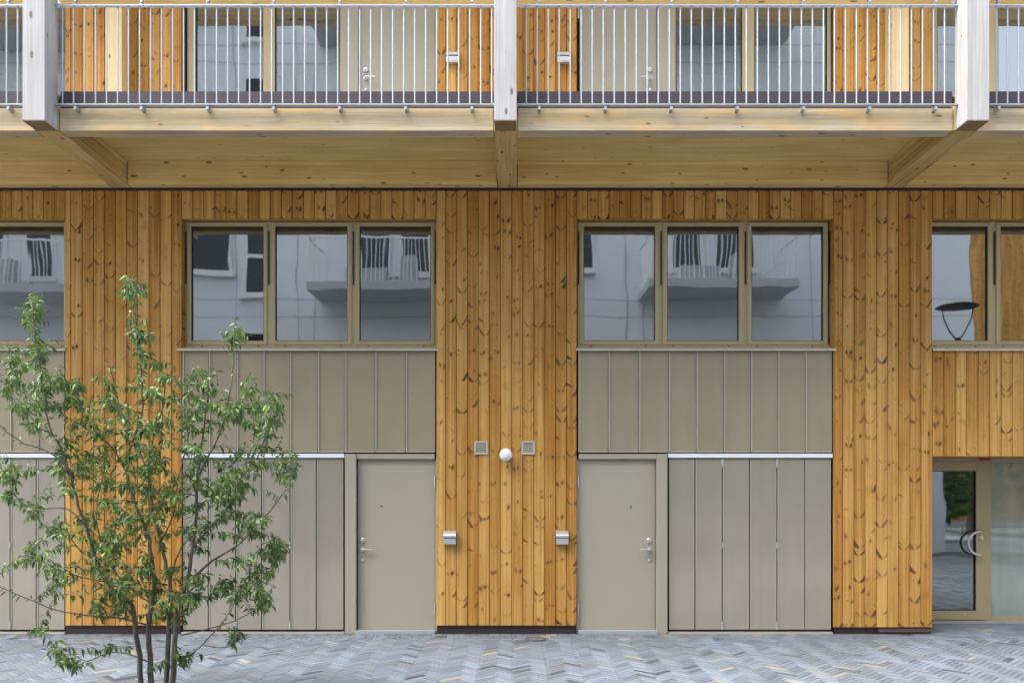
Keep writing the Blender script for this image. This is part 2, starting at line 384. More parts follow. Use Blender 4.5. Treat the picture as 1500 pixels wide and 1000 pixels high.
def empty(name, loc):
    o = bpy.data.objects.new(name, None); COL.objects.link(o); o.location = loc; o.empty_display_size = 0.2; return o
def tag(o, label=None, cat=None, group=None, kind=None):
    if label: o['label'] = label
    if cat: o['category'] = cat
    if group: o['group'] = group
    if kind: o['kind'] = kind
    return o
def copy_tree(o, shift, parent=None):
    c = o.copy(); COL.objects.link(c)
    if parent: c.parent = parent
    else: c.location = o.location + Vector(shift)
    for ch in o.children: copy_tree(ch, shift, c)
    return c

# ================================================================== GROUND
gnd = MB()._add([(-300, -300, -0.02), (300, -300, -0.02), (300, 300, -0.02), (-300, 300, -0.02)], [(0, 1, 2, 3)])
tag(gnd.build('ground', 'earth'), kind='structure')
jb = MB().box(-13.5, 15.5, -11.0, 1.0, -0.016, -0.004)
tag(jb.build('paving_bed', 'joint'), kind='structure')
pv = MB(); rg = random.Random(3)
def brick(cx, cy, ang, L, W, zb=0.0):
    tx, ty = rg.gauss(0, 0.005), rg.gauss(0, 0.007); dz = rg.gauss(0, 0.0012) + zb
    c, s_ = math.cos(ang), math.sin(ang); g = 0.0035; ch = 0.004
    vs = []
    for (l, w_, h) in ((L / 2 - g, W / 2 - g, -0.02), (L / 2 - g, W / 2 - g, -ch), (L / 2 - g - ch, W / 2 - g - ch, 0)):
        for sx, sy in ((-1, -1), (1, -1), (1, 1), (-1, 1)):
            a, b = sx * l, sy * w_; vs.append((cx + a * c - b * s_, cy + a * s_ + b * c, h + dz + a * tx + b * ty))
    fs = [(8, 9, 10, 11)]
    for lv in (0, 4):
        for k in range(4): fs.append((lv + k, lv + (k + 1) % 4, lv + 4 + (k + 1) % 4, lv + 4 + k))
    pv._add(vs, fs, {'br': rg.random()})
W_, n_ = 0.060, 4
q45 = math.pi / 4; c45 = math.cos(q45)
def put(u0, u1, v0, v1, ang):
    cu, cv = (u0 + u1) / 2 * W_, (v0 + v1) / 2 * W_
    x = (cu - cv) * c45; y = (cu + cv) * c45
    if -9.5 < x < 11.5 and -9.8 < y < -0.30: brick(x, y, q45 + ang, n_ * W_, W_)
for a in range(-320, 320):
    for k in range(-45, 45):
        u0 = a + 2 * n_ * k
        if abs(u0) < 330: put(u0, u0 + n_, a, a + 1, 0)
        v0 = a - 2 * n_ + 1 + 2 * n_ * k
        if abs(v0) < 330: put(a, a + 1, v0, v0 + n_, math.pi / 2)
for row, (yc, off) in enumerate(((-0.075, 0.0), (-0.195, 0.06), (-0.315, 0.02))):
    x = -9.5 + off
    while x < 11.5:
        brick(x, yc, 0, 0.14, 0.12, 0.003); x += 0.14
x = 5.14
while x < 7.8:
    for k in range(7): brick(x, 0.02 + k * 0.12 - 0.0, 0, 0.14, 0.12, 0.003)
    x += 0.14
tag(pv.build('paving', 'brick', fix=False), kind='structure')

# ================================================================== TIMBER BUILDING
B = tag(empty('timber_building', (0, 0, 0)), 'timber building clad in knotty pine boards with grey metal panels and an access gallery', 'building')

# ---- boards
bx = []
def run(a, b, pitch=15.9):
    n = max(1, round((b - a) / pitch)); return [a + (b - a) * i / n for i in range(n)]
bx += run(-640, -444) + run(-444, -283) + run(-283, 95)
bx += [95, 103.5, 120.3, 137, 153, 169, 185.5, 201.5, 218, 234.5, 251] + run(266, 639)
bx += [639, 652.6, 668.5, 684.7, 700.5, 717, 733, 749.5, 765.7, 782, 798, 814, 830] + run(845, 1221)
bx += [1221, 1234.7, 1251, 1267.5, 1284, 1300, 1316.4, 1333, 1349] + run(1366, 1500) + run(1500, 1745) + run(1745, 2040) + [2040]
ZT = Z(279.5)                                      # top of the lower cladding
rb = random.Random(11)
def board(mb, x0, x1, z0, z1, y=0.0, t=0.022, bid=None):
    bid = rb.random() if bid is None else bid
    g = 0.0018; c = 0.0048; d = 0.008; j = rb.uniform(-0.0015, 0.0015)
    prof = [(x0 + 0.0003, y + t), (x0 + g, y + d), (x0 + g + c, y + j), (x1 - g - c, y + j), (x1 - g, y + d), (x1 - 0.0003, y + t)]
    vs = [(a, b, z0) for a, b in prof] + [(a, b, z1) for a, b in prof]; n = len(prof)
    us = [0.0, 0.02, 0.06, 0.94, 0.98, 1.0] * 2
    fs = [(i, i + 1, n + i + 1, n + i) for i in range(n - 1)] + [tuple(range(n))[::-1], tuple(range(n, 2 * n))]
    mb._add(vs, fs, {'bid': bid, 'bu': us})
low = MB(); upp = MB()
def spans(m):
    """vertical runs of cladding at pixel column m"""
    if -283 < m < 95 or 266 < m < 639 or 845 < m < 1221: return [(Z(320.5), ZT)]
    if 1366 < m < 1745: return [(Z(320.5), ZT), (Z(668), Z(512))]
    zb = Z(915.5) if m < 1000 else Z(918)
    return [(zb, ZT)]
for a, b in zip(bx, bx[1:]):
    bid = rb.random()
    for z0, z1 in spans((a + b) / 2): board(low, X(a), X(b), z0, z1, bid=bid)
low.build('cladding', 'clad', B, fix=True)
# reveals of the recessed windows, lined with boards
def reveal(mb, x, z0, z1, y0, y1, side):
    mb._add([(x, y0, z0), (x, y1, z0), (x, y1, z1), (x, y0, z1)], [(0, 1, 2, 3)], {'bid': rb.random(), 'bu': [0.1, 0.9, 0.9, 0.1]})
for a, b in ((-283, 95), (266, 639), (845, 1221), (1366, 1745)):
    rv = MB()
    for xx in (X(a), X(b)):
        s_ = 1 if xx == X(a) else -1
        for (ya, yb) in ((0.0225, 0.12),):
            rv.box(xx - s_ * 0.02, xx + s_ * 0.002, ya, yb, Z(513), Z(319.5), {'bid': rb.random(), 'bu': 0.4})
    rv.box(X(a), X(b), 0.0225, 0.12, Z(320.5) , Z(319), {'bid': rb.random(), 'bu': 0.4})
    rv.build('window_reveal', 'clad', B)

# ---- wall core behind everything
core = MB()
WZ0, WZ1 = Z(512), Z(319)
edges = [-1400, -283, 95, 266, 639, 845, 1221, 1366, 1745, 2600]
for i, (a, b) in enumerate(zip(edges, edges[1:])):
    win = (a, b) in ((-283, 95), (266, 639), (845, 1221), (1366, 1745)); ent = (a, b) == (1366, 1745)
    if not win: core.box(X(a) + 0.021, X(b) - 0.021, 0.06, 0.40, 0, 5.46)
    else:
        core.box(X(a) - 0.020, X(b) + 0.020, 0.19, 0.40, WZ1, 5.46)
        if ent: core.box(X(a) - 0.020, X(b) + 0.020, 0.06, 0.30, Z(667), WZ0)
        else: core.box(X(a) - 0.020, X(b) + 0.020, 0.19, 0.40, 0, WZ0)
core.build('wall_core', 'dark', B)

# ---- dim rooms behind the windows
def room(x0, x1, z0, z1, y0, y1, mat='room'):
    mb = MB(); t = 0.05
    mb.box(x0, x1, y1, y1 + t, z0, z1); mb.box(x0 - t, x0, y0, y1 + t, z0 - t, z1 + t); mb.box(x1, x1 + t, y0, y1 + t, z0 - t, z1 + t)
    mb.box(x0, x1, y0, y1 + t, z0 - t, z0); mb.box(x0, x1, y0, y1 + t, z1, z1 + t)
    mb.build('interior', mat, B)

# ---- windows of the lower storey
def hinge_rod(mb, px, y): 
    x = X(px, y); MB().box(x - 0.007, x + 0.007, y - 0.012, y + 0.002, Z(417, y), Z(340, y)).build('hinge_rod', 'gasket', mb)
def window(op0, op1, sashes, sill):
    yf = 0.105
    fr = MB(); x0, x1 = X(op0, yf), X(op1, yf); zt, zb = Z(320.8, yf), Z(509.5, yf)
    fr.ring(x0, x1, zb, zt, yf, 0.185, X(sashes[0][0], yf) - x0 + 0.004, 0.030, 0.042)
    for (a, b) in zip(sashes, sashes[1:]):
        fr.box(X(a[1], yf) - 0.004, X(b[0], yf) + 0.004, yf + 0.002, 0.183, zb + 0.042, zt - 0.030)
    w_ = fr.build('window', 'frame', B, bevel=0.003)
    ys = yf - 0.010
    hr = w_
    for (s0, s1, p0, p1) in sashes:
        sb = MB(); a, b, c, d = X(s0, ys), X(s1, ys), X(p0, ys), X(p1, ys); z0, z1, z2, z3 = Z(505, ys), Z(325.5, ys), Z(499, ys), Z(331.5, ys)
        sb.box(a, c, ys, 0.15, z0, z1); sb.box(d, b, ys, 0.15, z0, z1); sb.box(c, d, ys, 0.15, z3, z1); sb.box(c, d, ys, 0.15, z0, z2)
        sb.build('sash', 'frame', w_, bevel=0.004)
        gk = MB().ring(c, d, z2, z3, ys + 0.012, 0.14, 0.007); gk.build('gasket', 'gasket', w_)
        gm = MB(); gm._add([(c + 0.004, 0.128, z2 + 0.004), (d - 0.004, 0.128, z2 + 0.004), (d - 0.004, 0.128, z3 - 0.004), (c + 0.004, 0.128, z3 - 0.004)], [(0, 1, 2, 3)])
        gm.build('pane', 'glass', w_, fix=False)
    for (a, b) in zip(sashes, sashes[1:]): hinge_rod(hr, (a[1] + b[0]) / 2, yf)
    hinge_rod(hr, sashes[0][0] - 1.5, yf); hinge_rod(hr, sashes[-1][1] + 1.5, yf)
    # weather holes along the bottom rail
    for (s0, s1, p0, p1) in sashes:
        for px in (p0 + 10, p1 - 13): MB().box(X(px), X(px) + 0.022, yf - 0.003, yf + 0.01, Z(507.6, yf), Z(506.4, yf)).build('drain_slot', 'gasket', w_)
    sl = MB(); a, b = X(sill[0], -0.03), X(sill[1], -0.03)
    sl.prism([(-0.035, Z(513.5, -0.035)), (-0.035, Z(510.5, -0.035)), (0.11, Z(508.2, 0.1)), (0.11, Z(511, 0.1)), (-0.020, Z(512.6, -0.02))], a, b)
    sl.build('sill', 'lip', w_)
    room(X(op0, .2), X(op1, .2), WZ0 - 0.5, WZ1 + 0.05, 0.41, 3.2)
window(267, 640.5, [(274, 391, 280, 386), (397, 515, 403, 509), (520.5, 636, 526.5, 631)], (259, 642))
window(846, 1219, [(849, 965.5, 855, 959.5), (971.2, 1089.3, 977.5, 1082.3), (1094.8, 1213, 1101, 1206)], (844, 1225))
window(1356, 1735, [(1361, 1453.5, 1364, 1447.3), (1459.5, 1577, 1465.8, 1571), (1583, 1699, 1589, 1693)], (1367, 1745))
window(-274, 100, [(-268, -150, -262, -156), (-144, -26, -138, -32), (-15, 98, -9, 94.8)], (-285, 95.5))

# ---- grey metal spandrel panels under the windows
def spandrel(seams):
    for a, b in zip(seams, seams[1:]):
        mb = MB(); x0, x1 = X(a) + 0.005, X(b) - 0.005
        mb.box(x0, x1, 0.022, 0.055, Z(662), Z(513.5))
        p = mb.build('spandrel_panel', 'panel', B)
        lp = MB(); lp.box(x0, x0 + 0.012, 0.008, 0.0225, Z(662), Z(513.8)); lp.box(x0 + 0.012, x1, 0.008, 0.0225, Z(662), Z(662) + 0.010)
        lp.box(x1 - 0.004, x1, 0.012, 0.0225, Z(662) + 0.010, Z(513.8))
        lp.build('panel_edge', 'lip', p)
spandrel([266.5, 305, 346, 385, 424, 465, 505, 549, 593.5, 637.5])
spandrel([847, 891, 936, 980, 1020, 1060.5, 1100, 1140, 1180, 1219.5])
spandrel([-282, -238, -194, -150, -109, -69, -28, 13.5, 53.5, 93.5])

# ---- folding shutters under a white rail
def shutters(seams, hinges, y=0.030):
    rl = MB().box(X(seams[0] - 1), X(seams[-1] + 1), 0.004, 0.05, Z(670.2), Z(664)); rl.build('shutter_rail', 'white', B, bevel=0.003)
    ch = MB().box(X(seams[0] - 1), X(seams[-1] + 1), -0.004, 0.09, 0.0, Z(925.5)); ch.build('floor_track', 'lip', B)
    for a, b in zip(seams, seams[1:]):
        x0, x1 = X(a) + 0.0085, X(b) - 0.0085
        mb = MB().box(x0, x1, y, y + 0.03, Z(922.3), Z(671.5))
        s_ = mb.build('folding_shutter', 'shutter', B, bevel=0.003)
        ed = MB(); ed.box(x0, x0 + 0.010, y - 0.008, y - 0.0005, Z(922), Z(672)); ed.box(x1 - 0.005, x1, y - 0.008, y - 0.0005, Z(922), Z(672))
        ed.build('shutter_edge', 'lip', s_)
        for h in hinges:
            if abs(h - a) < 1:
                for (u, v) in ((672, 684), (794, 803), (910, 922)):
                    hb = MB(); hb.tube([(X(a), y - 0.010, Z(v)), (X(a), y - 0.010, Z(u))], 0.009, 8); hb.box(X(a) - 0.016, X(a) + 0.016, y - 0.0105, y - 0.0085, Z(v) + 0.01, Z(u) - 0.01)
                    hb.build('shutter_hinge', 'galv', s_)
shutters([266.5, 304, 344, 382, 424, 462.5, 503], (344, 424))
shutters([980, 1018.7, 1058.7, 1099, 1139, 1180, 1219], (1058.7, 1139))
shutters([-150, -109, -69, -28, 13, 51.3, 93.5], (-69, 13))

# ---- doors
def handle_set(d, px, py, y, sgn):
    """lever on a rose, deadlock and key cylinder; the lever points towards sgn"""
    s_ = (D0 + y) / F
    hx, hz = X(px, y), Z(py, y)
    mb = MB(); mb.lathe((hx, y, hz), [(0.026, 0.0), (0.026, -0.010), (0.014, -0.012), (0.010, -0.045)], 'y', 16)
    mb.tube([(hx, y - 0.045, hz), (hx + sgn * 0.03, y - 0.052, hz + 0.001), (hx + sgn * 0.125, y - 0.050, hz - 0.002)], [0.011, 0.010, 0.0085], 10)
    mb.build('handle', 'steel', d, smooth=False)
    lk = MB().lathe((hx + sgn * 0.004, y, Z(py - 13, y)), [(0.030, 0.0), (0.030, -0.012), (0.024, -0.016), (0.012, -0.017), (0.010, -0.022)], 'y', 18); lk.build('deadlock', 'steel', d)
    cy = MB().lathe((hx + sgn * 0.004, y, Z(py + 16.5, y)), [(0.017, 0.0), (0.017, -0.010), (0.011, -0.013)], 'y', 14); cy.build('key_cylinder', 'steel', d)
def door(l0, l1, hx, sgn, peep, zt, zb, hinge_px, hinge_pys, handle_py, y=0.055):
    mb = MB().box(X(l0, y), X(l1, y), y, y + 0.045, zb, zt)
    d = mb.build('door', 'door', B, bevel=0.004)
    handle_set(d, hx, handle_py, y, sgn)
    if peep: MB().lathe((X(peep[0], y), y, Z(peep[1], y)), [(0.011, 0.0), (0.011, -0.004), (0.006, -0.005)], 'y', 12).build('peephole', 'gasket', d)
    for py in hinge_pys:
        hb = MB().tube([(X(hinge_px, y), y - 0.02, Z(py + 9, y)), (X(hinge_px, y), y - 0.02, Z(py - 9, y))], 0.013, 10)
        hb.box(X(hinge_px, y) - 0.003, X(hinge_px, y) + 0.003, y - 0.02, y + 0.02, Z(py + 9, y), Z(py - 9, y)); hb.build('door_hinge', 'galv', d)
    return d
def lower_door(l0, l1, hx, sgn, peep, f_a, f_b, hinge_px):
    door(l0, l1, hx, sgn, peep, Z(673, .055), Z(921.5, .055), hinge_px, (706, 892), 804)
    fr = MB(); far = l1 if abs(f_a - l0) < 40 else l0
    fr.box(X(f_a), X(f_b), -0.012, 0.12, 0.004, Z(664.5))                                     # broad frame post
    x0, x1 = sorted((X(far), X(f_b if abs(f_b - far) < abs(f_a - far) else f_a)))
    fr.box(x0, x1, 0.012, 0.12, Z(672.2, .02), Z(664.5)); sg = 1 if far == l1 else -1; fr.box(X(far) - 0.004 * sg, X(far) + sg * 0.030, 0.045, 0.12, 0.004, Z(672.2, .02) - 0.001); fr.build('door_frame', 'door', B, bevel=0.003)
    gp = MB().box(x0, x1, 0.102, 0.118, 0.04, Z(672.4)); gp.build('door_shadow_gap', 'dark', B)
    th = MB().box(x0 - 0.004, x1 + 0.004, -0.03, 0.10, 0.0, Z(922.6)); th.build('threshold', 'galv', B, bevel=0.004)
lower_door(524.5, 636.5, 531, 1, (559, 741), 505.5, 521.5, 637.5)
lower_door(848, 959.5, 951, -1, (924, 742), 961.5, 977.5, 846.5)

# ---- maroon plinths under the timber piers
for a, b, zt in ((96, 265, 915), (641, 843, 915), (1222, 1363, 917.5), (-640, -284, 915)):
    MB().box(X(a, .03), X(b, .03), 0.026, 0.058, 0.0, Z(zt)).build('plinth', 'plinth', B)
lp = MB().prism([(-0.03, 0.012), (-0.034, 0.030), (0.020, 0.075), (0.026, 0.060)], X(1286), X(1362)); lp.build('plinth_flashing', 'plinth', B)

# ---- recessed glazed entrance
ye = 0.80
en = MB()
ex0, ex1 = X(1322, ye), X(1640, ye); ez0, ez1 = 0.01, Z(669, ye)
en.ring(ex0, ex1, ez0, ez1, ye, ye + 0.07, 0.06, 0.065, 0.03)
en.box(X(1444, ye), X(1452.3, ye), ye + 0.001, ye + 0.069, ez0 + 0.03, ez1 - 0.065)
en.box(X(1452.3, ye), ex1 - 0.06, ye + 0.001, ye + 0.069, ez0 + 0.03, Z(903, ye)); 
E = en.build('entrance_frame', 'frame', B, bevel=0.003)
dl = MB(); d0, d1 = X(1328, ye), X(1443.4, ye); dz0, dz1 = Z(907, ye), Z(675.7, ye); g0, g1 = X(1342.5, ye), X(1429, ye); gz0, gz1 = Z(894, ye), Z(689.5, ye)
yd = ye - 0.012
dl.box(d0, g0, yd, ye + 0.05, dz0, dz1); dl.box(g1, d1, yd, ye + 0.05, dz0, dz1); dl.box(g0, g1, yd, ye + 0.05, gz1, dz1); dl.box(g0, g1, yd, ye + 0.05, dz0, gz0)
ED = dl.build('entrance_door', 'frame', B, bevel=0.003)
MB()._add([(g0, ye + .02, gz0), (g1, ye + .02, gz0), (g1, ye + .02, gz1), (g0, ye + .02, gz1)], [(0, 1, 2, 3)]).build('pane', 'doorglass', ED, fix=False)
MB().ring(g0, g1, gz0, gz1, yd + 0.010, ye + 0.03, 0.008).build('gasket', 'gasket', ED)
def c_pull(y, dx):
    cx, cz, r = X(1438 + dx, y), Z(795.5, y), 0.160; pts = [(cx + 0.01, y + (0.05 if y < ye else -0.05), cz + r)]
    for k in range(15):
        a = math.pi / 2 + math.pi * k / 14; pts.append((cx + r * 1.12 * math.cos(a), y, cz + r * math.sin(a)))
    pts.append((cx + 0.01, y + (0.05 if y < ye else -0.05), cz - r)); return pts
MB().tube(c_pull(yd - 0.06, 0), 0.0155, 12).build('handle', 'steel', ED, smooth=True)
MB().tube(c_pull(ye + 0.11, -1), 0.0155, 12).build('handle', 'steel', ED, smooth=True)
MB().lathe((X(1436.5, ye), yd, Z(788, ye)), [(0.026, 0), (0.026, -0.008), (0.012, -0.012), (0.010, -0.02)], 'y', 16).build('lock', 'steel', ED)
MB().box(X(1410, ye), X(1414, ye), yd - 0.006, yd, Z(899, ye), Z(897, ye)).build('kick_stop', 'steel', ED)
MB()._add([(X(1452.3, ye), ye + .03, Z(903, ye)), (ex1 - .06, ye + .03, Z(903, ye)), (ex1 - .06, ye + .03, ez1 - .065), (X(1452.3, ye), ye + .03, ez1 - .065)], [(0, 1, 2, 3)]).build('side_light', 'pale_green', E, fix=False)
MB().box(X(1441, ye - .1), X(1453, ye - .1), ye - 0.09, ye - 0.01, Z(673.6, ye - .1), Z(671, ye - .1)).build('door_alarm', 'red', E)
rc = MB(); rc.box(X(1366) - 0.02, X(1366) + 0.0, 0.03, ye + 0.09, 0.0, Z(667.8), {'bid': 0.3, 'bu': 0.4}); rc.box(ex1 - 0.06, ex1 + 0.05, 0.03, ye + 0.09, 0, Z(667.8), {'bid': 0.6, 'bu': 0.4})
rc.box(X(1366), ex1, 0.023, ye + 0.09, Z(667.6), Z(666.5), {'bid': 0.5, 'bu': 0.4}); rc.build('entrance_reveal', 'clad', B)
MB().box(X(1326, ye), ex1, ye - 0.05, ye + 0.09, 0.004, 0.030).build('threshold', 'galv', B)
rm = MB(); rm.box(ex0, ex1, 3.6, 3.65, 0, 2.6); rm.box(ex0 - .05, ex0, ye + .1, 3.65, 0, 2.6); rm.box(ex1, ex1 + .05, ye + .1, 3.65, 0, 2.6); rm.box(ex0, ex1, ye + .1, 3.65, 2.3, 2.35); rm.box(ex0, ex1, ye + .1, 3.65, -0.05, 0.0)
rm.build('interior', 'room', B)
rd = MB().box(X(1453, 1.1), ex1 - 0.06, 1.25, 1.28, 0.05, 2.2); rd.build('added_pale_panel', 'added_panel', B)  # pale panel added behind the side light to lighten its glass

# ---- gallery structure
BX = [-4.84, -0.10, 4.65]; ALLX = [-9.58] + BX + [9.40]
ZB = 5.483; PW = 0.1125
YF, YP = -1.84, -1.605
def gallery(dz, top):
    for x in ALLX:
        MB().box(x - 0.118, x + 0.118, YP + 0.002, 0.028, ZB + dz, 5.765 + dz).build('cross_beam', 'beam_y', B, bevel=0.006)
    xs = [-11.8] + ALLX + [11.8]
    for i, (a, b) in enumerate(zip(xs, xs[1:])):
        ga = 0.126 if i else 0; gb = 0.126 if i < len(xs) - 2 else 0
        MB().box(a + ga, b - gb, YP + 0.004, -1.44, ZB + 0.001 + dz, 5.715 + dz).build('edge_beam', 'fascia', B, bevel=0.006)
        MB().box(a + ga, b - gb, -0.135, 0.026, ZB + 0.001 + dz, 5.762 + dz).build('ledger_beam', 'beam_x', B, bevel=0.006)
        if top:
            MB().box(a + ga - .01, b - gb + .01, -0.80, -0.01, 5.763 + dz, 5.860 + dz).build('soffit', 'soffit', B); continue  # unseen half-depth soffit, added to partly shade the upper wall
        MB().box(a + ga - .01, b - gb + .01, -1.439, -0.01, 5.763 + dz, 5.860 + dz).build('soffit', 'soffit', B)
        MB().box(a + ga - .005, b - gb + .005, -1.570, -1.545, 5.690 + dz, 5.905 + dz).build('flashing', 'flash', B)
    if top: return
    fl = MB().box(-11.8, 11.8, -1.543, 0.02, 5.862 + dz, 5.885 + dz); fl.build('gallery_floor', 'concrete', B)
gallery(0, 0); gallery(3.0, 1)
MB().box(-11.8, 11.8, -0.012, 0.030, Z(279.3), ZB - 0.001).build('shadow_gap', 'gasket', B)
for x in ALLX:
    MB().box(x - PW, x + PW, YF, YP, ZB, 8.95).build('post', 'post', B, bevel=0.006)
    eg = MB().box(x - PW + 0.004, x + PW - 0.004, YF + 0.004, YP - 0.004, ZB - 0.006, ZB - 0.0005); eg.build('post_end', 'endgrain', B)
for x in ALLX: MB().box(x - 0.105, x + 0.095, -0.205, -0.003, 5.90, 8.48).build('inner_post', 'inner_post', B, bevel=0.005)

# ---- railing
YR = -1.66
def railing(x0, x1, first, count_parts, rest=None):
    zt, zb = 6.737, 5.722
    tr = MB().box(x0, x1, YR - 0.02, YR + 0.02, zt - 0.006, zt + 0.006); rl = tr.build('railing', 'galv', B)
    MB().box(x0, x1, YR - 0.02, YR + 0.02, zb - 0.006, zb + 0.006).build('bottom_rail', 'galv', rl)
    x = first; i = 0; extra = MB(); anyx = False
    bars = []
    while x < x1 - 0.02: bars.append(x); x += 0.1130
    for i, x in enumerate(bars):
        mb = MB().tube([(x, YR, zb + 0.005), (x, YR, zt - 0.005)], 0.0072, 10, False)
        if count_parts is None or i in count_parts(len(bars)): mb.build('baluster', 'galv', rl, smooth=True)
        else: extra._add(mb.v, mb.f); anyx = True
    if anyx: tag(extra.build('baluster_row', 'galv', rl, smooth=True), kind='stuff')
    bk = bars[1::6]
    for x in bk:
        x += 0.02
        lo = MB().box(x - 0.014, x + 0.014, YR - 0.012, YP + 0.004, zb - 0.050, zb - 0.0065); lo.lathe((x, YR - 0.012, zb - 0.045), [(0.010, 0.0), (0.010, -0.006)], 'y', 12)
        lo.build('rail_bracket', 'galv', rl)
        up = MB().box(x - 0.012, x + 0.012, YR - 0.008, YR + 0.03, zt + 0.006, 6.832); up.lathe((x, YR - 0.008, zt + 0.045), [(0.014, 0.0), (0.014, -0.008)], 'y', 10)
        up.build('rail_bracket', 'galv', rl)
    hd = MB().box(x0 - 0.0, x1, YR - 0.015, -1.515, 6.83, 6.90); hd.build('timber_handrail', 'beam_x', rl, bevel=0.004)
g = PW + 0.004
railing(BX[0] + g, BX[1] - g, BX[0] + g + 0.075, None)
railing(BX[1] + g, BX[2] - g, BX[1] + g + 0.095, None)
railing(-9.58 + g, BX[0] - g, -9.58 + g + 0.06, lambda n: range(n - 10, n))
railing(BX[2] + g, 9.40 - g, BX[2] + g + 0.06, lambda n: range(0, 10))

# ---- upper wall behind the gallery
U0 = 5.90; U1 = 8.46
ub = []
for a, b in zip(bx, bx[1:]):
    mpx = (a + b) / 2
    solid = 95 < mpx < 273 or 642 < mpx < 848 or 1218 < mpx < 1370 or mpx < -400 or mpx > 1900
    if solid: board(upp, X(a), X(b), U0, U1)
    elif upp.v: upp.build('upper_cladding', 'clad', B); upp = MB()
if upp.v: upp.build('upper_cladding', 'clad', B)
uc = MB()
for a, b in ((-1400, -400), (97, 270), (643, 847), (1220, 1369), (1900, 2600)): uc.box(X(a), X(b), 0.03, 0.36, U0 - .4, U1 + .3)
uc.box(-11.8, 14, 0.08, 0.36, 8.47, 9.2); uc.build('wall_core', 'dark', B)
def upper_window(f0, f1, panes, yf=0.06, blind=False):
    fr = MB(); zt, zb = U1, U0 + 0.10; xs = [X(f0, yf)] + [v for p in panes for v in (X(p[0], yf), X(p[1], yf))] + [X(f1, yf)]
    for i in range(0, len(xs), 2): fr.box(xs[i], xs[i + 1], yf, yf + 0.09, zb, zt)
    for p in panes:
        a, b = X(p[0], yf), X(p[1], yf); fr.box(a, b, yf + .001, yf + 0.089, zb, zb + 0.07); fr.box(a, b, yf + .001, yf + 0.089, zt - 0.07, zt)
    w_ = fr.build('window', 'frame', B, bevel=0.004)
    for p in panes:
        a, b = X(p[0], yf), X(p[1], yf)
        MB().ring(a, b, zb + 0.07, zt - 0.07, yf + 0.012, yf + 0.08, 0.010).build('gasket', 'gasket', w_)
        MB()._add([(a, yf + .03, zb + .07), (b, yf + .03, zb + .07), (b, yf + .03, zt - .07), (a, yf + .03, zt - .07)], [(0, 1, 2, 3)]).build('pane', 'glass', w_, fix=False)
        jx = (p[0] + p[1]) / 2
    room(X(f0, .2), X(f1, .2), U0, U1 + 0.05, 0.37, 3.2)
upper_window(274, 500, [(286, 385.5), (402.5, 498)])
upper_window(988.5, 1220, [(990.5, 1087.5), (1105, 1212)])
upper_window(1364, 1560, [(1373, 1440), (1462, 1555)])
upper_window(-280, 99, [(-270, -160), (-145, -35), (-15, 97)])
yu = 0.05
def upper_door(l0, l1, hx, sgn, f0, f1, hpx):
    door(l0, l1, hx, sgn, None, U1 - 0.4, U0 + 0.03, hpx, (20,), 115.5, y=yu)
    fr = MB().box(X(f0, yu), X(f1, yu), yu - 0.03, yu + 0.06, U0, U1); x0, x1 = sorted((X(l0, yu), X(l1, yu)))
    fr.box(x0, x1, yu - 0.02, yu + 0.06, U1 - 0.395, U1); fr.build('door_frame', 'door', B, bevel=0.003)
    MB().box(X(min(l0, f0), yu) , X(max(l1, f1), yu), yu + 0.061, yu + 0.3, U0 - .4, U1 + .3).build('wall_core', 'dark', B)
upper_door(527, 641, 535.5, 1, 500.3, 525.3, 643)
upper_door(849, 962, 952.5, -1, 963.5, 988.2, 847)
# roof and end walls
MB().box(-11.8, 14, -0.1, 6, 9.2, 9.4).build('roof', 'flash', B)

# ================================================================== THINGS ON THE WALL
def mailbox(px0, px1, py0, py1, label):
    x0, x1, z0, z1 = X(px0), X(px1), Z(py1), Z(py0); h = z1 - z0
    t = tag(empty('mailbox', ((x0 + x1) / 2, 0, z0)), label, 'mailbox', 'steel mailboxes beside the doors')
    zm = z0 + h * 0.52
    MB().prism([(-0.001, z0), (-0.062, z0), (-0.072, z0 + 0.010), (-0.072, zm - 0.009), (-0.001, zm - 0.009)], x0 + 0.002, x1 - 0.002).build('body', 'steel', t, bevel=0.002)
    MB().box(x0 + 0.004, x1 - 0.004, -0.060, -0.001, zm - 0.0088, zm - 0.0002).build('slot', 'gasket', t)
    MB().prism([(-0.001, zm), (-0.080, zm), (-0.082, zm + h * 0.16), (-0.074, zm + h * 0.24), (-0.022, z1), (-0.001, z1)], x0, x1).build('lid', 'steel', t, bevel=0.002)
    return t
mailbox(650, 668.5, 777, 797, 'steel mailbox on the timber pier next to the left ground floor door')
mailbox(814, 832.5, 777, 797, 'steel mailbox on the timber pier next to the right ground floor door')
mailbox(653.5, 672.5, 77, 95, 'steel mailbox behind the gallery railing, left of the middle timber post')
mailbox(816, 835, 77, 95, 'steel mailbox behind the gallery railing, right of the middle timber post')
def vent(px0, px1, label):
    x0, x1, z0, z1 = X(px0), X(px1), Z(665.5), Z(646)
    t = tag(empty('wall_vent', ((x0 + x1) / 2, 0, z0)), label, 'vent', 'louvred vents beside the globe lamp')
    MB().ring(x0, x1, z0, z1, -0.016, -0.002, 0.020).build('frame', 'vent', t, bevel=0.002)
    lv = MB(); n = 6; hh = (z1 - z0 - 0.04) / n
    for k in range(n):
        zc = z0 + 0.02 + k * hh
        lv.prism([(-0.014, zc), (-0.012, zc), (-0.004, zc + hh * 0.52), (-0.006, zc + hh * 0.52)], x0 + 0.0205, x1 - 0.0205)
    lv.build('louvre', 'vent', t)
    MB().box(x0 + 0.005, x1 - 0.005, -0.0035, -0.0018, z0 + 0.005, z1 - 0.005).build('backing', 'dark', t)
vent(695, 714.5, 'beige louvred vent on the timber pier, left of the white globe lamp')
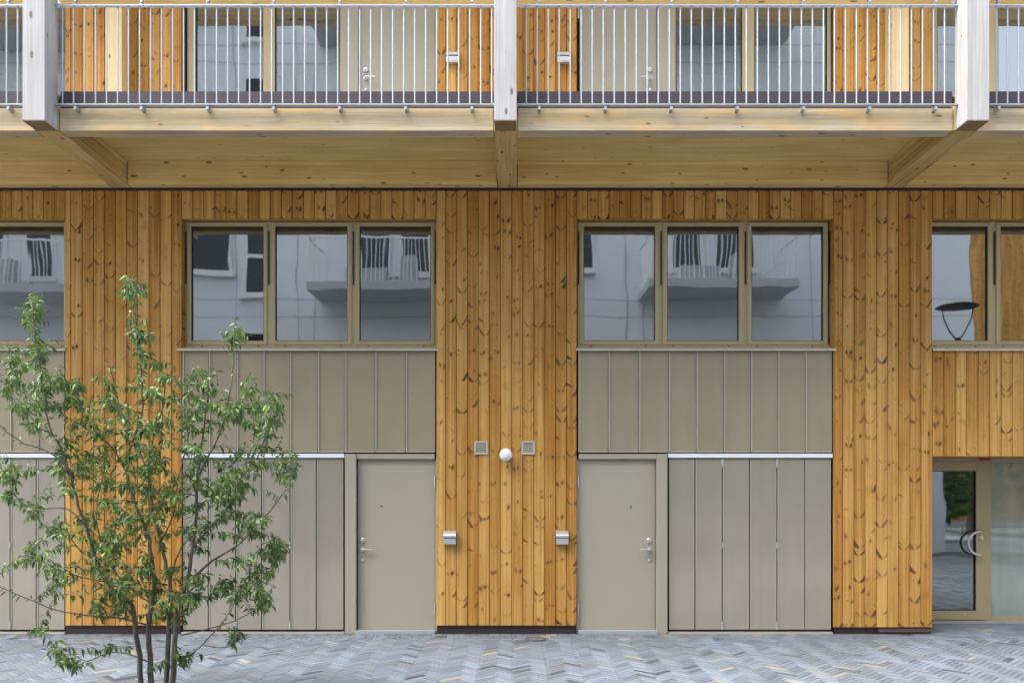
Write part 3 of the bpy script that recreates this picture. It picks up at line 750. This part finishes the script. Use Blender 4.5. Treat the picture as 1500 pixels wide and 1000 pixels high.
vent(764, 783.5, 'beige louvred vent on the timber pier, right of the white globe lamp')
gx, gz, gr = X(741, -.1), Z(666, -.1), 0.0785
L = tag(empty('globe_lamp', (gx, 0, gz)), 'round white globe wall lamp on the timber pier between two vents', 'wall lamp')
MB().lathe((gx, -0.03, gz), [(0.045, 0.029), (0.048, 0.015), (0.044, 0.0), (0.03, -0.01)], 'y', 24).build('base', 'white', L, smooth=False)
pr = [(max(0.001, gr * math.sin(math.pi * k / 18)), -gr * math.cos(math.pi * k / 18)) for k in range(19)]
MB().lathe((gx, -0.105, gz), pr, 'y', 36).build('globe', 'globe', L, smooth=True)
dcx, dcy = X(784, -.38), -0.36
DC = tag(empty('drain_cover', (dcx, dcy, 0)), 'small round metal drain cover set in the paving by the middle pier', 'drain cover')
MB().lathe((dcx, dcy, 0), [(0.125, 0.0), (0.125, 0.010), (0.108, 0.010), (0.106, 0.006)], 'z', 28).build('rim', 'joint', DC)
MB().lathe((dcx, dcy, 0), [(0.104, 0.0), (0.104, 0.0085), (0.02, 0.0095)], 'z', 28).build('lid', 'drain', DC)

# ================================================================== TREE
TD = -3.30
def TP(px, py, dy=0.0):
    d = D0 + TD + dy; return Vector(((px - CX) * d / F, TD + dy, EYE + (HY - py) * d / F))
rt = random.Random(21)
tx = TP(226, 1033)
T = tag(empty('tree', (tx.x, TD, 0)), 'young multi-stemmed tree with narrow green leaves standing in front of the left bay', 'tree')
limbs = [  # (points px/py/depth), start radius, end radius
 ([(208,1036,0),(204,960,0),(198,920,-.02),(194,888,-.05),(176,872,-.10),(155,852,-.15),(140,820,-.2),(128,775,-.25),(115,740,-.3),(104,700,-.3),(92,662,-.3),(72,620,-.32),(62,560,-.3),(52,500,-.3),(45,438,-.3)], .023, .004),
 ([(224,1036,.05),(220,960,.05),(217,925,.05),(222,885,.05),(226,855,.06),(221,815,.08),(216,780,.1),(205,755,.1),(195,725,.12),(187,698,.14),(190,660,.15),(206,610,.16),(208,560,.15),(203,500,.14),(198,450,.13),(193,408,.12)], .026, .004),
 ([(240,1036,.0),(246,950,.0),(248,900,.02),(251,865,.05),(241,820,.1),(235,795,.15),(229,765,.2),(222,730,.25),(216,690,.3),(226,640,.35),(240,590,.4),(244,545,.4)], .023, .004),
 ([(250,1036,-.04),(255,960,-.04),(258,915,-.06),(263,880,-.08),(275,848,-.1),(282,800,-.1),(287,750,-.1),(288,715,-.1),(291,680,-.1),(297,635,-.1),(303,590,-.12),(306,550,-.12)], .026, .004),
 ([(283,846,-.1),(312,820,-.2),(345,800,-.3),(375,770,-.35),(402,740,-.4),(424,708,-.4),(432,682,-.4)], .012, .003),
 ([(288,745,-.1),(310,725,.05),(335,712,.15),(362,690,.2),(384,655,.25),(394,615,.25),(406,580,.25)], .010, .003),
 ([(290,700,-.1),(312,655,-.2),(330,610,-.25),(339,560,-.28),(342,520,-.3),(342,480,-.3)], .009, .0025),
 ([(187,698,.14),(168,660,.1),(145,640,.0),(118,622,-.05),(92,606,-.1),(60,580,-.1)], .009, .003),
 ([(104,700,-.3),(88,672,-.3),(55,655,-.35),(28,645,-.4),(-15,610,-.5)], .009, .003),
 ([(92,662,-.3),(60,640,-.2),(30,600,-.15),(12,570,-.1),(-10,545,-.1)], .007, .003),
 ([(216,690,.3),(200,650,.35),(180,610,.35),(168,570,.35),(160,530,.3)], .008, .003),
 ([(217,915,.05),(178,905,.0),(145,903,-.05),(95,896,-.15),(60,885,-.2),(20,868,-.3),(-20,850,-.35)], .008, .0035),
 ([(215,968,.05),(190,958,.1),(160,955,.1),(128,968,.12),(105,958,.12),(82,962,.12)], .007, .003),
 ([(254,962,-.04),(280,957,-.1),(305,935,-.15),(328,908,-.2),(345,880,-.2)], .008, .003),
 ([(300,945,-.15),(330,948,-.15),(352,935,-.15)], .005, .0025),
 ([(265,930,-.06),(300,922,.05),(340,910,.12),(370,895,.15),(392,880,.15)], .006, .003),
 ([(262,885,-.08),(250,850,.1),(268,800,.25),(300,770,.3),(340,760,.35),(375,775,.35)], .008, .003),
 ([(282,800,-.1),(310,770,-.2),(335,740,-.3),(350,700,-.3),(372,640,-.3),(368,590,-.3)], .008, .003),
 ([(140,820,-.2),(112,800,-.25),(95,770,-.3),(75,775,-.3),(52,800,-.3)], .006, .0025),
 ([(128,775,-.25),(100,745,-.3),(60,745,-.4),(30,735,-.45),(10,700,-.5),(-10,660,-.5)], .006, .0025),
 ([(155,852,-.15),(120,845,-.25),(95,835,-.3),(78,850,-.3)], .005, .0025),
 ([(222,885,.05),(200,868,.2),(170,840,.3),(150,800,.35),(140,750,.4),(150,700,.4),(160,650,.4)], .009, .003),
 ([(235,795,.15),(255,750,.25),(262,700,.3),(275,650,.35),(270,600,.35)], .008, .003),
 ([(195,725,.12),(215,700,-.05),(235,660,-.15),(238,620,-.2),(236,580,-.2),(232,545,-.2)], .007, .003),
]
nodes = []   # (pos, radius)
tm = MB()
def smooth_path(pts, sub=3):
    out = []
    for i in range(len(pts) - 1):
        p0, p1, p2, p3 = pts[max(i - 1, 0)], pts[i], pts[i + 1], pts[min(i + 2, len(pts) - 1)]
        for k in range(sub):
            t = k / sub
            out.append(0.5 * ((2 * p1) + (p2 - p0) * t + (2 * p0 - 5 * p1 + 4 * p2 - p3) * t * t + (3 * p1 - p0 - 3 * p2 + p3) * t ** 3))
    out.append(pts[-1]); return out
leaf_sites = []
for pts, r0, r1 in limbs:
    P = smooth_path([TP(*p) for p in pts]); n = len(P)
    P = [p + Vector((rt.gauss(0, .003), rt.gauss(0, .006), 0)) if 0 < i < n - 1 else p for i, p in enumerate(P)]
    rs = [r0 + (r1 - r0) * (i / (n - 1)) ** 0.8 for i in range(n)]
    tm.tube(P, rs, 8)
    for p, r in zip(P, rs):
        if p.z > 0.45: nodes.append((p, r))
    a = int(n * 0.62)
    for i in range(a, n - 1):
        if P[i].z > 0.4: leaf_sites.append((P[i], P[i + 1], 1.0 if i > n * .72 else .6))
blobs = [(193,430,12,24,6),(45,460,15,26,7),(60,515,20,28,8),(343,492,10,16,4),(205,500,14,36,8),(30,565,26,45,9),(18,525,15,20,3),(110,575,14,14,6),(62,600,36,36,10),(150,590,26,36,9),
 (232,565,32,34,9),(195,650,50,46,14),(278,625,30,52,10),(300,560,26,34,7),(332,600,24,34,7),(367,590,14,34,7),(402,600,12,26,6),(390,640,26,28,8),(120,650,34,36,10),(100,705,42,36,10),
 (180,715,50,46,13),(250,700,46,46,12),(312,690,34,44,11),(368,690,28,40,9),(420,690,14,22,7),(12,705,14,28,6),(52,745,10,8,3),(140,770,38,42,11),(200,790,46,36,11),(240,755,36,36,10),
 (290,775,30,36,9),(340,758,36,28,9),(380,772,24,18,6),(406,808,15,14,7),(372,828,30,26,10),(78,780,14,14,4),(48,812,12,18,5),(80,845,14,30,6),(132,850,30,32,10),(182,850,36,28,10),
 (240,850,36,26,8),(300,862,34,26,9),(350,868,30,22,8),(390,880,12,10,4),(172,893,34,16,8),(240,903,34,10,5),(58,926,14,6,2),(92,962,18,10,5),(160,950,10,6,2),(110,978,12,5,2),
 (272,968,14,8,4),(348,935,8,5,2),(215,985,4,8,1),(145,690,25,25,6),(225,620,25,25,6),(335,720,25,25,6),(75,560,20,20,4),(155,820,25,20,6),(262,880,26,16,6)]
tm2 = MB()
for (bx_, by_, rx, ry, cnt) in blobs:
    for _ in range(int(cnt * 2.3 + .5)):
        while True:
            ux, uy = rt.uniform(-1, 1), rt.uniform(-1, 1)
            if ux * ux + uy * uy < 1: break
        px, py = bx_ + ux * rx, by_ + uy * ry
        dep = max(-.75, min(.75, rt.gauss(0, .34)))
        if py < 540 or py > 900: dep *= .4
        best = None
        for p, r in nodes:                        # nearest limb, at the limb's own depth or the wanted one
            tgt = TP(px, py, dep); d = (p - tgt); d.y *= .55; dd = d.length + (0.12 if p.z > tgt.z + .05 else 0)
            if best is None or dd < best[0]: best = (dd, p, r)
        _, q, r = best
        tgt = TP(px, py, dep)
        v = tgt - q
        if v.length > .70: tgt = q + v * (.70 / v.length); v = tgt - q
        if v.length < 0.12: tgt = q + v.normalized() * 0.14 + Vector((0, 0, .04)); v = tgt - q
        mid = q + v * .5 + Vector((rt.gauss(0, .02), rt.gauss(0, .02), .03 + abs(rt.gauss(0, .02))))
        ns = 7; path = []
        for k in range(ns + 1):
            t = k / ns; path.append(q * (1 - t) ** 2 + mid * 2 * t * (1 - t) + tgt * t * t)
        rr = min(r * .6, .0046)
        tm2.tube(path, [rr + (.0012 - rr) * k / ns for k in range(ns + 1)], 5, False)
        for k in range(ns):
            if k >= 1 or v.length < .2: leaf_sites.append((path[k], path[k + 1], 1.0))
        for k in (2, 4, 7): nodes.append((path[k], .003))
tm.f += [tuple(i + len(tm.v) for i in f) for f in tm2.f]; tm.mi += tm2.mi; tm.v += tm2.v
tm.build('trunk', 'bark', T, smooth=True)
lm = MB()
def leaf(p, d, ln, wd):
    """lance-shaped leaf folded along its midrib and arching down"""
    d = d.normalized(); side = d.cross(Vector((0, 0, 1)))
    side = side.normalized() if side.length > .05 else Vector((1, 0, 0))
    side = (Quaternion(d, rt.gauss(0, .6)) @ side).normalized(); nrm = side.cross(d).normalized()
    if nrm.z < 0: nrm = -nrm
    vs = []; arch = rt.uniform(.15, .5)
    prof = ((0.0, .06), (.22, .72), (.48, 1.0), (.75, .62), (1.0, .02))
    for t, w_ in prof:
        c = p + d * (ln * t) - Vector((0, 0, 1)) * (arch * ln * t * t) ; hw = wd * w_ * .5
        vs += [c - side * hw + nrm * hw * .35, c, c + side * hw + nrm * hw * .35]
    fs = []
    for i in range(4):
        a = i * 3; fs += [(a, a + 1, a + 4, a + 3), (a + 1, a + 2, a + 5, a + 4)]
    lm._add(vs, fs, {'lr': min(1, max(0, rt.gauss(.44, .30)))})
for p0, p1, den in leaf_sites:
    seg = p1 - p0; n = seg.length / .0125 * den; n = int(n) + (1 if rt.random() < n - int(n) else 0)
    for k in range(n):
        p = p0 + seg * rt.random(); ax = seg.normalized()
        o = Vector((rt.gauss(0, 1), rt.gauss(0, 1), rt.gauss(-.35, .55))); o = o - ax * o.dot(ax)
        if o.length < .1: continue
        d = o.normalized() * 1.0 + ax * rt.uniform(.1, .7) + Vector((0, 0, -rt.uniform(0.0, .55)))
        ln = rt.uniform(.034, .066); leaf(p + o.normalized() * .006, d, ln, ln * rt.uniform(.29, .43))
lm.build('crown', 'leaf', T, smooth=True, fix=False)
print('leaves', len(lm.v) // 15)

# ================================================================== ACROSS THE COURTYARD (seen mirrored in the glass)
YO = -11.0; K1 = F / (D0 + 0.13 + 0.13 - YO); K2 = F / (D0 + 0.26 - YO - 1.4)
def OX(px): return (px - CX) / K1
def OZ(py): return EYE + (HY - py) / K1
A = tag(empty('apartment_building', (0, YO, 0)), 'white rendered apartment building with balconies, mirrored in the windows', 'building')
wl = MB().box(-16, OX(1424), YO - 8, YO, 0, 14.2); wl.build('wall', 'render', A)
gr_ = MB()
for f in range(5):
    for zz in (OZ(438) + 3.3 * (f - 1), OZ(464) + 3.3 * (f - 1)): gr_.box(-16, OX(1424), YO, YO + 0.004, zz - .012, zz + .012)
for px in (-60, 150, 346, 437, 461, 640, 742, 918, 945, 1190, 1206): gr_.box(OX(px) - .012, OX(px) + .012, YO + .0045, YO + 0.007, 0, 14.2)
gr_.build('panel_joint', 'groove', A)
def far_window(px0, px1, py0, py1, f, transom=None):
    x0, x1, z0, z1 = OX(px0), OX(px1), OZ(py1) + 3.3 * f, OZ(py0) + 3.3 * f
    fr = MB().ring(x0, x1, z0, z1, YO + .008, YO + .05, .06)
    if transom: fr.box(x0 + .06, x1 - .06, YO + .012, YO + .046, OZ(transom) + 3.3 * f - .05, OZ(transom) + 3.3 * f + .05)
    w_ = fr.build('window', 'whiteframe', A)
    MB().box(x0 + .06, x1 - .06, YO + .008, YO + .02, z0 + .06, z1 - .06).build('pane', 'darkglass', w_)
    MB().box(x0 - .08, x1 + .08, YO + .006, YO + .14, z0 - .10, z0 - .001).build('sill', 'whiteframe', w_)
for f in (-1, 0, 1, 2):
    far_window(250, 340, 325, 400, f); far_window(358, 396, 300, 433, f, 375)
    far_window(528, 572, 330, 402, f); far_window(584, 632, 330, 402, f); far_window(820, 870, 325, 396, f)
    far_window(984, 1029, 325, 395, f); far_window(1047, 1106, 325, 395, f)
    far_window(-30, 10, 325, 410, f); far_window(40, 80, 325, 410, f); far_window(1250, 1300, 325, 400, f)
def balcony(px0, px1, zb, f):
    x0, x1 = (px0 - CX) / K2, (px1 - CX) / K2; z = zb + 3.3 * f; yb = YO + 1.4
    b = MB().box(x0, x1, YO + .01, yb, z, z + .20).build('balcony', 'concrete', A)
    r = MB(); r.box(x0 + .02, x1 - .02, yb - .05, yb - .01, z + 1.26, z + 1.30); n = int((x1 - x0) / .11)
    for i in range(n + 1):
        x = x0 + .04 + (x1 - x0 - .08) * i / n; r.box(x - .009, x + .009, yb - .04, yb - .022, z + .2, z + 1.26)
    for xx in (x0 + .03, x1 - .03):
        r.box(xx - .02, xx + .02, YO + .02, yb - .051, z + 1.26, z + 1.30)
        for i in range(12): r.box(xx - .009, xx + .009, YO + .06 + i * .11, YO + .078 + i * .11, z + .2, z + 1.26)
    r.build('balcony_railing', 'white', b)
    c = MB(); rr = random.Random(int(px0) + f)
    c.box(x0 + .9, x0 + 1.9, yb - .8, yb - .3, z + .2, z + .62); c.box(x0 + 2.2, x0 + 2.6, yb - .7, yb - .3, z + .2, z + .9); c.build('balcony_furniture', 'groove', b)
for f in (-1, 0, 1, 2):
    balcony(450, 715, 6.65, f); balcony(948, 1172, 6.72, f); balcony(-150, 108, 6.58, f)

# street lamp by the entrance, mirrored in the right-hand window
lx, ly, lz = (1402 - CX) / (F / 14.76), -4.5, 5.08
SL = tag(empty('street_lamp', (lx, ly, 0)), 'slim street lamp with a flat round shade on curved arms, mirrored in the right window', 'street lamp')
MB().tube([(lx, ly, 0), (lx, ly, 4.52)], [.055, .04], 14).build('pole', 'gasket', SL, smooth=True)
MB().lathe((lx, ly, lz), [(.30, -.02), (.37, 0), (.36, .02), (.1, .07)], 'z', 32).build('lamp_shade', 'gasket', SL)
for sx in (-1, 1):
    MB().tube([(lx + sx * .03, ly, 4.5), (lx + sx * .14, ly, 4.65), (lx + sx * .24, ly, 4.85), (lx + sx * .29, ly, 5.06)], .012, 8).build('arm', 'gasket', SL)

# timber block and trees beyond the white building
TB = tag(empty('timber_block', (24, -26, 0)), 'timber clad block beyond the white building, mirrored in the right window', 'building')
tb = MB()
for i in range(110): board(tb, 14.8 + i * .16, 14.96 + i * .16, 0.3, 14, y=-26, t=.022)
me_ = tb
o_ = me_.build('cladding', 'clad', TB)
# boards face the courtyard
for v in o_.data.vertices: v.co.y = -(v.co.y)
MB().box(14.8, 32.4, -34, -26.03, 0, 14.2).build('wall', 'concrete', TB)
def bush_tree(x, y, h, r, label, k):
    rr = random.Random(k); t = tag(empty('bushy_tree', (x, y, 0)), label, 'tree', 'trees beyond the courtyard')
    MB().tube([(x, y, 0), (x + .05, y, h * .4), (x, y + .05, h * .85)], [.12, .09, .02], 8).build('trunk', 'bark', t)
    mb = MB()
    for _ in range(1500):
        a, b = rr.uniform(0, 2 * math.pi), rr.random() ** .5; zz = rr.random(); rad = r * b * (math.sin(math.pi * (zz * .86 + .12)) ** .7) * rr.uniform(.7, 1.1)
        c = Vector((x + rad * math.cos(a), y + rad * math.sin(a), h * (.12 + .88 * zz))); s_ = rr.uniform(.08, .2)
        u = Vector((rr.gauss(0, 1), rr.gauss(0, 1), rr.gauss(0, .6))).normalized() * s_; v_ = u.orthogonal().normalized() * s_ * .6
        mb._add([c - u, c - v_, c + u, c + v_], [(0, 1, 2, 3)], {'lr': rr.random() * .6})
    mb.build('crown', 'leaf', t, fix=False)
for k, (x, y, h, r, l) in enumerate(((14.6, -17, 5.2, 1.6, 'nearest'), (17.6, -20, 6.4, 2.0, 'tallest'), (20.8, -19, 4.8, 1.9, 'broad'), (23.4, -22, 5.6, 2.1, 'dark'), (16.2, -23, 6.0, 2.0, 'rear'))):
    bush_tree(x, y, h, r, l + ' bushy tree beyond the courtyard, mirrored in the entrance glass', k + 50)
